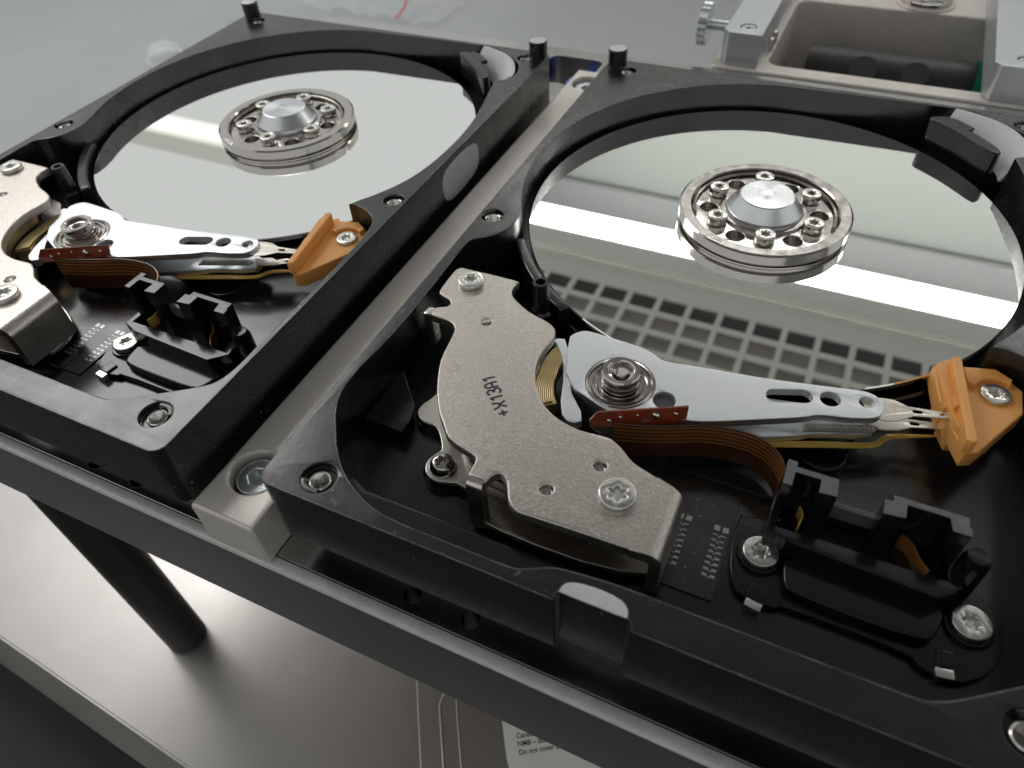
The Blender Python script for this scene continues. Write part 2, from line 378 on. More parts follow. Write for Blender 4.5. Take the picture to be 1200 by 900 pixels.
# rail bolted between the drives
bm = prism_bm(bmesh.new(), [rrect(-14, -2, -3.2, 160, 0.6), circle(-8.4, 6.0, 4.2, 40), circle(-8.4, 152.3, 4.2, 40)], -19.95, -10, 0.7, 1)
rail = finish(bm, 'rail', 'rail_metal', stand)
for y in (6.0, 152.3):
    bm = bmesh.new(); prism_bm(bm, [circle(-8.4, y, 3.55, 40), circle(-8.4, y, 1.7, 6, 0.3)], -14.5, -11.3, 0.35, 2); lathe_bm(bm, -8.4, y, [(0, -13.6), (1.8, -13.6)], 12)
    finish(bm, 'bolt', 'zinc', rail)
    lathe('counterbore', -8.4, y, [(4.25, -10.75), (4.25, -18.5), (0, -18.5)], 'dark_steel', rail, 40)
# small blue clip in the slot of the plate
top_level()
bm = tube_bm(bmesh.new(), [(-33, 176.5, -24.0), (-28, 176.9, -23.8), (-24, 176.4, -23.8)], 0.35, 8)
cord = thing('blue_plug', -24, 178, -24, 'small blue plug with a thin white lead in the slot behind the rail', 'plug')
finish(bm, 'lead', 'white_enamel', cord)
box('body', -24.5, -21, 174.5, 180, -26, -22, 'blue_plastic', cord, 0.5)
box('cap', -23.8, -17.4, 181.5, 188, -33, -25, 'blue_plastic', cord, 0.6)

# ================================================================== THE OPENED DRIVE
HX, HY = 50.7, 96.5                  # spindle axis
PX, PY = 39.9, 40.2                  # actuator pivot
def arc(r, a0, a1, n, cx=HX, cy=HY): return [(cx + r * math.cos(R(a0 + (a1 - a0) * i / n)), cy + r * math.sin(R(a0 + (a1 - a0) * i / n))) for i in range(n + 1)]
def build_drive():
    D = thing('hard_drive', 0, 0, PZ, '', 'hard drive', 'opened hard drives on the stand')
    # ---- housing: outer wall with the cavity, screw holes and the notch in the near side
    near = [(7.2, 9.9), (10.2, 6.8), (13.3, 4.7), (17.4, 2.9), (22.4, 2.15), (30, 2.1), (38.3, 2.1), (40.3, 2.6), (43.7, 4.2), (47, 4.7), (52.5, 5.1), (60, 5.15), (71.5, 5.2), (84.0, 5.3), (87.0, 5.9), (89.6, 7.4), (93, 9.8), (97.7, 13.2), (99.6, 15.3), (100.35, 18.5), (100.4, 24), (100.4, 41), (100.3, 50), (99.7, 59.0), (98.4, 62.7), (95.5, 65.0), (92.2, 65.9)]
    right = [(90.9, 65.6), (92.2, 68.0), (93.9, 70.6), (97.0, 77), (98.8, 85), (99.4, 95.6), (98.8, 105), (97.6, 112), (96.3, 118), (94.5, 125.5), (94.2, 127.4), (97.0, 129.2), (97.6, 133), (96.2, 137.4), (93.0, 141.0), (89.4, 143.6), (84.6, 145.75), (76, 145.8), (66, 145.6)]
    left = arc(48.8, 98, 205, 40) + [(7.6, 72.3), (7.8, 69.2), (6.8, 66), (4.8, 63.4), (2.6, 61.7), (2.2, 58), (2.6, 41), (2.3, 31), (1.7, 24.5), (2.0, 18.6), (3.8, 14.6)]
    inner = spline(near, 3, False) + spline(right, 3, False) + left[:41] + spline(left[41:], 3, False)
    rims = [(8.3, 3.9, 2.6), (95.5, 6.0, 2.6), (2.75, 70.4, 2.2), (98.9, 70.2, 2.2), (96.0, 142.4, 2.2), (6.5, 141.2, 2.2)]
    # outline order: start of notch inserted in the lower edge of the rounded rectangle
    rr = rrect(0, 101.6, 0, 147, 2.4)
    k = [i for i, p in enumerate(rr) if p[0] < 50 and abs(p[1]) < 1e-6][0]
    outer = rr[:k + 1] + [(45.2, 0.0), (45.1, 0.9), (45.5, 1.35), (54.2, 1.35), (54.6, 0.9), (54.8, 0.0)] + rr[k + 1:]
    H = prism('housing', [outer, inner] + [circle(x, y, r, 32) for x, y, r in rims], -13, 0, 'black_coat', D, 0.16, 1)
    B = prism('base', [rrect(0.8, 100.8, 1.7, 146.2, 2.4)], -13.2, -12, 'black_satin', D, 0.1)
    prism('circuit_board', [rrect(3, 98.6, 3, 144, 2)], -19.95, -13.25, 'black_plastic', D, 0.2)
    for i, (x, y, r) in enumerate(rims):
        lathe('screw_seat', x, y, [(r + 0.02, -0.4), (r + 0.02, -0.95), (r - 0.15, -1.05), (1.66, -1.05), (1.66, -1.4)], 'black_satin', H, 32)
        prof = [(1.65, -0.75), (1.5, -0.62), (1.35, -0.7)]
        for q in range(9): prof += [(1.4 - (0.2 if q % 2 else 0), -0.8 - q * 0.28)]
        lathe('threaded_hole', x, y, prof + [(0, -3.2)], 'screw_steel', H, 28)
        a0 = [200, 20, 100, 250, 60, 90][i]
        seg = [(x + rad * math.cos(R(a0 + t)), y + rad * math.sin(R(a0 + t))) for rad, ts in ((r + 0.01, range(0, 101, 10)), (1.75, range(100, -1, -10))) for t in ts]
        prism('screw_lug', [seg], -1.04, -0.12, 'black_coat', H, 0.12)
    for x, y in ((2.9, 143.6), (99.0, 144.0)):
        lathe('locating_pin', x, y, [(2.55, -0.5), (2.55, 0.0), (2.4, 0.05), (2.4, 4.0), (2.2, 4.3)], 'black_satin', H, 32)
        lathe('pin_tip', x, y, [(2.21, 4.28), (1.9, 4.4), (0, 4.42)], 'bare_metal', H, 32)
    # bare pads of machined metal on the casting
    prism('bare_pad', [spline([(45.4, 1.6), (45.8, 2.7), (47.2, 3.35), (50, 3.6), (52.6, 3.3), (53.7, 2.5), (54.0, 1.6), (53.6, 1.4), (49.8, 1.38), (45.7, 1.4)], 3)], -0.3, 0.06, 'bare_metal', H, 0.05)
    bm = prism_bm(bmesh.new(), [spline([(85, -4.6), (86.5, -2.2), (91, -1.5), (97, -1.6), (101.5, -2.9), (102.3, -6), (100.6, -9), (94.5, -10), (88, -9.8), (85.4, -8)], 4)], -0.08, 0.08, 0.04)
    for v in bm.verts: y_, z_, t_ = v.co; v.co = Vector((101.6 + t_, y_, z_))
    finish(bm, 'bare_pad', 'bare_metal', H)
    # bare worn line along the edges of the rim
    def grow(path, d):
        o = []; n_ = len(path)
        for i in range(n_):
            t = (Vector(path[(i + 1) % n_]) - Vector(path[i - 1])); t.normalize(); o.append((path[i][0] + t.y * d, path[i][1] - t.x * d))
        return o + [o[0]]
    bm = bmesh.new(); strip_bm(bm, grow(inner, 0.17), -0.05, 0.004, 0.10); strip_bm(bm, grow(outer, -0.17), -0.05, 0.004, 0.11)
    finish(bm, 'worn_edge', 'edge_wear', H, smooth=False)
    # chips and scratches in the coating along the outer edges
    rw = random.Random(11); bm = bmesh.new()
    def fleck(x, y, a, ln, w):
        d = Vector((math.cos(a), math.sin(a), 0)) * ln / 2; n_ = Vector((-math.sin(a), math.cos(a), 0)) * w / 2; c_ = Vector((x, y, 0.006))
        bm.faces.new([bm.verts.new(c_ + d * 1.0), bm.verts.new(c_ + n_ * rw.uniform(.5, 1) + d * .2), bm.verts.new(c_ - d), bm.verts.new(c_ - n_ * rw.uniform(.5, 1) - d * .1)])
    for k in range(34):
        t = rw.random()
        if k < 14: fleck(3 + 93 * t, rw.uniform(0.25, 1.0), rw.gauss(0, .5), rw.uniform(.12, .55), rw.uniform(.05, .14))
        elif k < 22: fleck(rw.uniform(0.25, 0.9), 4 + 135 * t, math.pi / 2 + rw.gauss(0, .4), rw.uniform(.12, .6), rw.uniform(.05, .13))
        else: fleck(101.6 - rw.uniform(0.2, 0.8), 4 + 135 * t, math.pi / 2 + rw.gauss(0, .4), rw.uniform(.15, .8), rw.uniform(.06, .16))
    for q in range(5): fleck(12.0 + .28 * q, 1.6 - .1 * q, 1.1 + .1 * q, rw.uniform(.5, 1.3), .09)
    fleck(11.3, 2.9, 0.4, .4, .3)
    for q in range(3): fleck(39.6 + .2 * q, 1.3 + .25 * q, 1.3, rw.uniform(.4, 1.0), .1)
    finish(bm, 'coating_chips', 'chip_grey', H, smooth=False)
    # floor relief of the cavity
    prism('floor_ledge', [[(11, 3), (44, 3), (44, 8.3), (11.5, 8.3), (8.5, 9.6), (8, 7)]], -12.1, -7, 'black_satin', B, 0.25)
    prism('floor_step', [[(2.2, 21.4), (9.6, 21.4), (9.6, 24), (8.6, 27.4), (2.2, 34)]], -12.1, -9.0, 'black_satin', B, 0.25)
    prism('floor_panel', [rrect(46, 62.5, 13.8, 32.1, 0.4)], -12.05, -11.7, 'black_coat', B, 0.12)
    box('floor_rib', 53, 66.8, 33.1, 33.7, -12.05, -11.2, 'black_satin', B, 0.12)
    prism('floor_ring', [slot(71.8, 44.5, 72.6, 49, 3.6), slot(71.8, 44.5, 72.6, 49, 3.0)], -12.05, -10.6, 'black_satin', B, 0.2)
    # shroud wall round the near side of the platter
    sh = arc(48.3, 211, 238, 18) + arc(50.6, 238, 211, 18)
    prism('shroud', [sh], -12.05, -4.2, 'black_satin', B, 0.5, 2)
    prism('shroud', [arc(48.3, 238.6, 318, 36) + arc(49.3, 318, 238.6, 36)], -12.05, -8.2, 'black_satin', B, 0.3)
    # printed scale marks
    bm = bmesh.new()
    for cx, n in ((55.6, 8), (61.0, 8)):
        for i in range(n):
            y = 24.3 - i * 0.98
            for sgn in (-1, 1):
                x0 = cx + sgn * 0.16 if sgn > 0 else cx - 0.95
                box_bm(bm, x0 + 0.02 * i, x0 + 0.7 + 0.02 * i, y - 0.08 - 0.02 * i, y + 0.08 + 0.02 * i, -11.69, -11.655)
                box_bm(bm, cx + sgn * 0.1 - 0.06 + 0.02 * i, cx + sgn * 0.1 + 0.06 + 0.02 * i, y - 0.4, y - 0.14, -11.69, -11.66)
        for sgn in (-1, 1): box_bm(bm, cx + sgn * 0.62 - 0.42, cx + sgn * 0.62 + 0.42, 25.0, 25.9, -11.69, -11.655)
    finish(bm, 'scale_marks', 'tick_metal', B, smooth=False)
    # ---- platter and spindle clamp
    lathe_local('platter', HX, HY, [(13, -6.0), (47.3, -6.0), (47.31, -6.001), (47.5, -6.2), (47.5, -7.0), (47.3, -7.27), (13, -7.27)], 'mirror', D, 160, 20)
    C = lathe('spindle_clamp', HX, HY, [(14.3, -4.3), (14.3, -3.0), (14.55, -2.75), (16.4, -2.7), (16.8, -3.0), (16.8, -4.75), (16.55, -4.95), (16.2, -5.0), (16.2, -5.3), (16.7, -5.4), (16.8, -5.6), (16.6, -5.98)], 'steel', D, 96)
    hs = [circle(HX + 10.7 * math.cos(R(12 + 60 * k)), HY + 10.7 * math.sin(R(12 + 60 * k)), 1.75, 28) for k in range(6)]
    prism('clamp_disc', [circle(HX, HY, 14.25, 90)] + hs, -4.7, -3.95, 'steel', C, 0.18, 2)
    lathe('hub_floor', HX, HY, [(0, -5.95), (14.2, -5.95)], 'dark_steel', C, 48)
    bm = bmesh.new()
    for k in range(6): lathe_bm(bm, HX + 10.7 * math.cos(R(12 + 60 * k)), HY + 10.7 * math.sin(R(12 + 60 * k)), [(1.76, -4.6), (1.76, -5.94)], 24)
    finish(bm, 'hole_liner', 'steel', C)
    ring = [(HX + 13.7 * math.cos(R(a)), HY + 13.7 * math.sin(R(a)), -3.55) for a in range(-8, 205, 4)]
    finish(tube_bm(bmesh.new(), ring, 0.38, 8), 'snap_ring', 'dark_steel', C)
    bm = prism_bm(bmesh.new(), [[(-2.2, -0.45), (2.2, -0.45), (1.5, 0.5), (-1.5, 0.5)], [(-1.2, -0.2), (1.2, -0.2), (0.9, 0.25), (-0.9, 0.25)]], -0.12, 0.06, 0.05)
    a_ = R(-112)
    for v in bm.verts: v.co = Vector((HX, HY, -2.7)) + Matrix.Rotation(a_ + math.pi / 2, 3, 'Z') @ Vector((v.co.x, v.co.y - 16.0, v.co.z))
    finish(bm, 'balance_mark', 'screw_steel', C)
    lathe_local('hub_cap', HX, HY, [(0, -0.12), (0.25, -0.1), (1.7, -0.08), (1.75, 0.0), (1.95, 0.02), (5.05, 0.0), (5.3, -0.12), (7.1, -2.6), (7.3, -2.75), (7.6, -3.9)], 'turned_aluminium', C, 72, 20)
    lathe('cap_collar', HX, HY, [(7.55, -3.45), (8.3, -3.45), (8.5, -3.6), (8.5, -3.99)], 'steel', C, 64)
    for k in range(6):
        a = R(42 + 60 * k); screw(C, HX + 10.45 * math.cos(a), HY + 10.45 * math.sin(a), -2.0, 1.95, 1.9, 0.95, ph=a)
    # ---- magnet yoke: top plate with its bent flanges, base plate below
    top = [(4.4, 54.0), (15.0, 54.2), (15.75, 53.4), (15.8, 51.6), (17.0, 49.7), (20.9, 47.4), (25.0, 46.1), (26.8, 44.8), (27.3, 42.9), (27.0, 40.4), (26.9, 37.9), (27.5, 35.2), (28.7, 32.5), (30.4, 30.1), (32.3, 28.4), (35.0, 27.0), (38.5, 26.35), (42.0, 26.6), (43.4, 26.4), (45.2, 25.4), (47.3, 23.8), (50.6, 22.7), (52.6, 22.1)]
    top2 = [(52.6, 10.6), (44, 10.35), (37.2, 10.05), (35.6, 10.1), (34.2, 11.0), (33.3, 12.4), (32.5, 13.9), (31.2, 14.8), (30.3, 14.2), (29.9, 12.9), (29.6, 12.5), (27.3, 12.6), (27.0, 13.6), (26.8, 15.6), (25.8, 16.3), (21.6, 17.5), (19.2, 19.8), (17.3, 21.9), (14.7, 26.1), (12.5, 31.3), (11.7, 36.0), (11.1, 38.7), (9.3, 40.1), (5.8, 40.4), (5.3, 41.2), (5.5, 42.4), (7.0, 43.3), (7.3, 44.2), (6.5, 45.1), (4.6, 45.7), (3.8, 46.8), (3.6, 51.0), (3.7, 53.2)]
    mholes = [(15.3, 42.2, 0.85), (43.3, 21.4, 0.95), (38.0, 14.9, 0.95)]
    Y = prism('magnet_plate', [spline(top, 3, False) + spline(top2, 3, False)] + [circle(x, y, r, 24) for x, y, r in mholes], -2.3, -0.5, 'nickel', D, 0.28, 2)
    # bent right-hand flange: quarter bend then straight down
    bm = bmesh.new(); prof = [(51.2, -0.497), (53.3, -0.497)] + [(53.3 + 2.2 * math.sin(R(t)), -2.7 + 2.2 * math.cos(R(t))) for t in range(12, 91, 13)] + [(55.5, -9.4)]
    inn = [(53.9, -9.4), (53.9, -3.0), (53.6, -2.45), (51.2, -2.29)]
    loop = prof + inn; rows = []
    for k, f in enumerate((0, 1)):
        rows.append([bm.verts.new((x, (10.57 + 0.35 * (x - 52.6) / 3) if f == 0 else 22.12 - 0.9 * (x - 52.6) / 3, z)) for x, z in loop])
    for i in range(len(loop)): bm.faces.new((rows[0][i], rows[0][(i + 1) % len(loop)], rows[1][(i + 1) % len(loop)], rows[1][i]))
    bm.faces.new(rows[0]); bm.faces.new(rows[1])
    finish(bm, 'flange', 'nickel', Y, 30)
    def tab(name, x0, x1, y, z1, dirn, t=1.6):
        bm = bmesh.new(); pr = [(0.15, -0.5)] + [(-1.3 * math.sin(R(t_)), -1.8 + 1.3 * math.cos(R(t_))) for t_ in range(0, 91, 15)] + [(-1.3, z1), (-1.3 + t, z1), (-1.3 + t, -2.6)]
        rows = [[bm.verts.new((x, y + dirn * yy, z)) for yy, z in pr] for x in (x0, x1)]
        for i in range(len(pr)): bm.faces.new((rows[0][i], rows[0][(i + 1) % len(pr)], rows[1][(i + 1) % len(pr)], rows[1][i]))
        bm.faces.new(rows[0]); bm.faces.new(rows[1]); return finish(bm, name, 'nickel_edge', Y, 30)
    tab('flange', 27.25, 29.65, 12.75, -11.0, 1)
    bm = bmesh.new(); box_bm(bm, 3.8, 5.5, 40.6, 42.6, -8, -0.9, 0.4); finish(bm, 'flange', 'nickel_edge', Y, 40)
    for x, y, r in mholes: lathe('hole_liner', x, y, [(r + 0.02, -0.75), (r - 0.2, -1.5), (r - 0.3, -1.55), (r - 0.3, -2.1), (0, -2.1)], 'screw_steel', Y, 24)
    screw(Y, 8.2, 50.5, 0.55, 2.35, 1.05, 1.15, ph=0.5); screw(Y, 47.2, 17.4, 0.55, 2.55, 1.05, 1.4, ph=0.9)
    G = {'+': ([[(0.1, 0.45), (0.75, 0.45)], [(0.42, 0.12), (0.42, 0.8)]], 0.95), 'X': ([[(0.08, 0), (0.4, 0.42), (0.68, 0.55), (0.8, 1)], [(0.8, 0), (0.55, 0.42), (0.22, 0.6), (0.08, 1)]], 1.0),
         '1': ([[(0.12, 0.7), (0.42, 1), (0.42, 0)]], 0.72), '3': ([[(0.1, 0.85), (0.25, 1), (0.5, 1), (0.68, 0.85), (0.6, 0.6), (0.32, 0.52), (0.66, 0.42), (0.72, 0.2), (0.55, 0.0), (0.25, 0.0), (0.08, 0.16)]], 0.84),
         'A': ([[(0.1, 0), (0.1, 0.75), (0.25, 1), (0.5, 1), (0.66, 0.75), (0.66, 0)], [(0.1, 0.45), (0.66, 0.45)]], 0.86)}
    bm = bmesh.new(); cx_ = 0.0; M_ = Matrix.Translation((27.9, 25.0, 0)) @ Matrix.Rotation(R(132), 4, 'Z')
    for ch in '+X13A1':
        strokes, adv = G[ch]
        for st in strokes:
            pth = []
            for a, b in zip(st, st[1:]):
                for k in range(4): pth.append((a[0] + (b[0] - a[0]) * k / 4, a[1] + (b[1] - a[1]) * k / 4))
            pth.append(st[-1])
            q = [M_ @ Vector(((cx_ + x_) * 1.75 + random.uniform(-.02, .02), y_ * 2.05 + random.uniform(-.02, .02), 0)) for x_, y_ in pth]
            strip_bm(bm, [(v.x, v.y) for v in q], -0.5, -0.487, 0.37)
        cx_ += adv
    finish(bm, 'lettering', 'ink', Y, smooth=False)
    bm = text_bm(bmesh.new(), 'A8', 2.5, 15.9, 28.6, -0.5, 78, 0.03, 1.1, bold=0.0, sx=0.95); finish(bm, 'stamped_mark', 'nickel_edge', Y, smooth=False)
    low = [(26.9, 10.9), (55.2, 11.6), (55.4, 21), (48, 25.5), (35, 28.5), (30, 32), (28.5, 42), (26, 46.5), (17, 51), (14, 54), (6, 53.5), (5, 45), (10.5, 36), (10.2, 30.5), (9.0, 28.2), (9.4, 26.0), (11.4, 24.9), (14, 25.2), (17.2, 21.2), (16.6, 20.4), (15.8, 18.3), (16.6, 16.2), (18.7, 15.2), (20.9, 15.8), (22.4, 16.4), (25.5, 15.6)]
    Yb = prism('magnet_base', [chaikin(low, 2)], -10.6, -9.6, 'nickel_edge', D, 0.25, 2)
    prism('magnet', [chaikin([(29, 17.5), (50, 17.0), (51.4, 20.5), (46, 23.5), (36, 25.2), (29, 29.5), (25.4, 36), (25, 43), (17, 46), (13, 44), (14.5, 33), (19, 23), (24, 18.2)], 2)], -9.5, -7.4, 'dark_steel', Yb, 0.3)
    prism('magnet', [chaikin([(29, 18.0), (49.4, 17.4), (50.2, 20.5), (46, 23.5), (36, 25.8), (29.4, 29.8), (26.4, 36), (25.6, 43), (17, 46), (13.6, 44), (15, 33), (19, 23.5), (24, 19.2)], 2)], -4.4, -2.35, 'dark_steel', Yb, 0.3)
    lathe('standoff', 18.9, 18.3, [(3.3, -10.7), (3.1, -11.0), (3.1, -12)], 'black_satin', Yb, 32)
    lathe('standoff', 11.5, 27.4, [(2.6, -10.7), (2.6, -12)], 'black_satin', Yb, 32)
    lathe('standoff', 40, 17, [(5, -10.7), (5, -12)], 'black_satin', Yb, 32)
    screw(Yb, 18.9, 18.2, -8.0, 2.15, 1.6, 1.15, dome=True, material='steel')
    # ---- actuator: arms, pivot, coil, suspensions
    armo = [(31.8, 37.0), (28.4, 46.9), (28.9, 48.2), (30.2, 49.5), (31.5, 49.7), (35, 49.5), (40.5, 49.2), (42.6, 48.6), (44.6, 47.5), (46.5, 47.7), (50, 48.3), (60.5, 49.7), (71.6, 52.0), (74.6, 52.7), (76.3, 52.6), (77.6, 51.7), (78.15, 50.1), (77.8, 48.4), (76.8, 47.4), (73.4, 46.1), (69.4, 45.2), (67.7, 43.9), (62, 41.1), (55.9, 38.1), (52.8, 36.8), (50.5, 36.4), (44.5, 33.2), (40.2, 33.6)]
    ax, ay = math.cos(R(20.5)), math.sin(R(20.5))
    ah = [slot(62.7, 46.6, 66.7, 48.1, 1.35), circle(70.5, 49.05, 1.5, 28), circle(75.6, 50.4, 1.1, 28), circle(47.4, 39.2, 1.75, 28)]
    armo_s = chaikin(armo, 1, 0.22)
    A = prism('actuator_arm', [armo_s] + ah + [circle(PX, PY, 5.6, 56)], -4.9, -3.5, 'aluminium', D, 0.14, 1)
    prism('pivot_block', [chaikin([(31.8, 37.4), (29.0, 46.9), (31.3, 49.2), (40.5, 48.8), (45, 47), (49, 44), (50.5, 37.2), (44.5, 33.8), (40.2, 34)], 1), circle(PX, PY, 5.5, 48)], -10.5, -4.95, 'aluminium', A, 0.2)
    prism('coil_yoke', [chaikin([(25.6, 46.6), (28.2, 47.4), (32.2, 37.2), (37.4, 31.5), (35.5, 29.8), (33.0, 31.6), (30.4, 40), (27.5, 44.8)], 1)], -6.0, -4.4, 'aluminium', A, 0.15)
    prism('lower_arm', [[(49, 47.2)] + [p for p in chaikin([(60.5, 49.3), (71.6, 51.6), (76.3, 52.2), (78.2, 50.0), (77.6, 47.6), (69.4, 44.7), (67.7, 43.4), (55.9, 37.9), (50.5, 36.2)], 1)]], -8.6, -7.5, 'aluminium', A, 0.14)
    lathe('hole_liner', 47.4, 39.2, [(1.76, -4.0), (1.76, -4.3), (0, -4.3)], 'grey_plastic', A, 28)
    P = lathe('pivot_bearing', PX, PY, [(5.62, -3.75), (5.4, -3.45), (5.1, -3.42), (5.0, -3.9), (4.75, -3.9), (4.65, -3.5), (4.35, -3.5), (4.25, -4.2), (3.75, -4.2), (3.6, -3.6), (3.35, -3.6), (3.3, -4.0), (3.0, -4.0)], 'steel', A, 64, 30)
    lathe('pivot_sleeve', PX, PY, [(3.1, -4.1), (3.1, -2.4), (2.95, -2.3), (2.95, -2.0), (3.1, -1.9), (3.1, -0.9), (2.9, -0.7), (2.3, -0.7), (2.1, -0.9), (2.05, -1.5)], 'steel', P, 56, 26)
    prof = [(2.05, -1.45)]
    for q in range(12): prof += [(1.75 if q % 2 else 1.45, -1.6 - 0.33 * q)]
    lathe('pivot_thread', PX, PY, prof + [(0, -5.6)], 'steel', P, 40, 26)
    # voice coil: separate turns of enamelled wire
    for k in range(9):
        pts = []
        r0 = 9.2 + 0.36 * k; c = 11.6 - 0
        for t in range(0, 25):
            a = R(158 + (218 - 158) * t / 24); rr = 9.6 + 0.33 * k + 1.1 * abs(t - 12) / 12 * 0.6
            pts.append((PX + (rr + 1.0) * math.cos(a), PY + (rr + 1.0) * math.sin(a), -4.6 - 0.02 * k))
        finish(tube_bm(bmesh.new(), pts, 0.185, 8), 'coil_turn', 'coil_wire', A)
    bm = strip_bm(bmesh.new(), [(PX + 12.2 * math.cos(R(a)), PY + 12.2 * math.sin(R(a))) for a in range(156, 222, 4)], -7.2, -4.85, 3.2); finish(bm, 'coil_core', 'coil_wire', A)
    def susp(name, pts, z, holes):
        return prism(name, [pts] + holes, z - 0.18, z, 'pale_flex', A, 0.04)
    s1 = susp('suspension', [(74.5, 51.9), (77.9, 53.0), (79.5, 53.2), (81.4, 52.6), (87.4, 53.5), (88.0, 53.2), (87.8, 52.5), (82.4, 50.9), (80.6, 49.2), (78.7, 48.3), (76.5, 48.4)], -4.2, [slot(82.4, 51.9, 83.2, 52.05, 0.33), slot(86.0, 52.75, 86.3, 52.8, 0.22)])
    for q in range(4): lathe('weld_spot', 79.5 + 0.13 * q, 52.3 - 0.55 * q, [(0.14, -4.2), (0, -4.17)], 'gold_flex', s1, 10)
    susp('suspension', [(76, 50.5), (79.3, 52.0), (80.7, 51.7), (82.2, 52.9), (87.4, 54.0), (88.1, 53.7), (87.9, 53.0), (83.0, 51.4), (81.3, 50.1), (79.6, 49.3), (77.5, 48.9)], -7.1, [slot(82.9, 52.2, 83.7, 52.4, 0.33)])
    prism('head_lead', [chaikin([(62.5, 41.3), (68, 43.6), (72, 45.2), (76, 46.6), (78.4, 47.6), (79.6, 49.9), (82, 51.0), (87.4, 53.0), (87.3, 52.6), (82.6, 50.4), (80.2, 49.0), (79.2, 46.9), (76.4, 45.6), (72.4, 44.1), (68.4, 42.4), (63, 40.3)], 1)], -8.9, -8.65, 'gold_flex', A, 0.05)
    bm = bmesh.new()
    for q in range(26):
        f = q / 25; x = 68.6 + 8.6 * f; y = 44.0 + 3.3 * f
        box_bm(bm, x - 0.09, x + 0.09, y - 0.45, y + 0.45, -5.6, -5.2, 0, 22)
    prism_bm(bm, [[(68, 43.2), (77.6, 46.9), (78.2, 48), (77.0, 48.2), (68, 44.6)]], -6.0, -5.6, 0.06)
    finish(bm, 'preamp_strip', 'pale_flex', A)
    # flex board and ribbon
    bm = bmesh.new()
    T0, T1, B0, B1 = Vector((39.3, 31.2, -1.5)), Vector((51.5, 37.5, -1.5)), Vector((38.6, 30.0, -4.0)), Vector((51.6, 36.6, -4.2))
    nn = (T1 - T0).cross(B0 - T0).normalized() * 0.4
    q = [T0, T1, B1, B0, B0 + Vector((-0.2, 0.5, 0.9))]
    fr = [bm.verts.new(p) for p in q]; bk = [bm.verts.new(p + (nn if nn.y > 0 else -nn)) for p in q]
    bm.faces.new(fr); bm.faces.new(bk[::-1])
    for i in range(5): bm.faces.new((fr[i], fr[(i + 1) % 5], bk[(i + 1) % 5], bk[i]))
    F = finish(bm, 'flex_board', 'flex_board', A, smooth=False)
    for u, v_, r in ((0.17, 0.6, 0.33), (0.28, 0.42, 0.26), (0.66, 0.45, 0.55), (0.87, 0.4, 0.32), (0.46, 0.35, 0.2)):
        p = T0.lerp(T1, u).lerp(B0.lerp(B1, u), v_) - (nn if nn.y > 0 else -nn) * 0.1
        bm = bmesh.new(); bmesh.ops.create_uvsphere(bm, u_segments=14, v_segments=8, radius=r * 1.25)
        for v in bm.verts: v.co = Vector((v.co.x, v.co.y * 0.6, v.co.z)) + p
        finish(bm, 'solder_joint', 'screw_steel', F)
    box('board_clamp', 39.4, 44.5, 32.6, 33.6, -9.0, -4.4, 'pale_flex', A, 0.15, 27, (39.4, 32.6, 0))
    path = spline([(42, 31.3), (46, 32.6), (50.5, 34.5), (54, 36.2), (57.5, 37.2), (61, 37.5), (63.6, 36.9), (65.5, 35.6), (66.7, 33.6), (67.1, 31.0)], 5, False)
    n = len(path)
    zt = [-2.9 - 0.9 * (i / (n - 1)) for i in range(n)]
    Rb = finish(strip_bm(bmesh.new(), path, [z - 7.4 for z in zt], zt, 0.14), 'ribbon_cable', 'flex_dark', D, 40)
    for k in range(5):
        off = 0.35 + k * 0.8
        for sgn in (1,):
            pth = path
            finish(strip_bm(bmesh.new(), pth, [z - off - 0.42 for z in zt], [z - off for z in zt], 0.19), 'trace', 'flex_copper', Rb, 40)
    # ---- orange parking ramp
    ro = [(84.3, 63.2), (86.9, 66.0), (88.9, 64.6), (92.9, 65.6), (95.4, 64.0), (97.0, 62.5), (97.0, 57.6), (91.2, 47.3), (89.6, 46.5), (88.0, 50), (85.6, 56.2)]
    RP = prism('parking_ramp', [ro], -7.6, -4.4, 'orange_plastic', D, 0.3, 2)
    prism('ridge', [[(86.1, 63.3), (86.9, 63.9), (87.5, 63.6), (90.3, 47.0), (89.6, 46.4), (88.9, 46.6)]], -4.5, -1.7, 'orange_plastic', RP, 0.3, 2)
    prism('guide_step', [[(84.5, 62.8), (86.2, 64.6), (86.6, 62), (88.6, 49.5), (88.0, 50.2), (85.8, 56.4)]], -4.5, -3.2, 'orange_plastic', RP, 0.2)
    prism('guide_step', [[(86.9, 55.2), (88.6, 55.9), (88.9, 54.0), (87.2, 53.3)]], -4.5, -2.2, 'orange_plastic', RP, 0.25)
    prism('guide_step', [[(85.6, 57.6), (87.4, 58.2), (87.9, 54.6), (86.2, 53.9)]], -8.6, -3.7, 'orange_plastic', RP, 0.2)
    prism('guide_step', [[(86.6, 53.4), (88.2, 53.9), (88.9, 50.6), (88.0, 50.4)]], -9.2, -3.9, 'orange_plastic', RP, 0.2)
    prism('screw_wall', [[(88.4, 63.9), (92.8, 65.1), (95.2, 63.6)] + [(93.1 + 2.9 * math.cos(R(a)), 60 + 2.9 * math.sin(R(a))) for a in range(50, 172, 12)] + [(89.0, 60.8)]], -4.45, -3.5, 'orange_plastic', RP, 0.2)
    prism('post', [circle(92, 57, 3.4, 28)], -12, -7.65, 'orange_plastic', RP, 0.1)
    screw(RP, 93.1, 60, -3.8, 2.15, 0.75, 1.0)
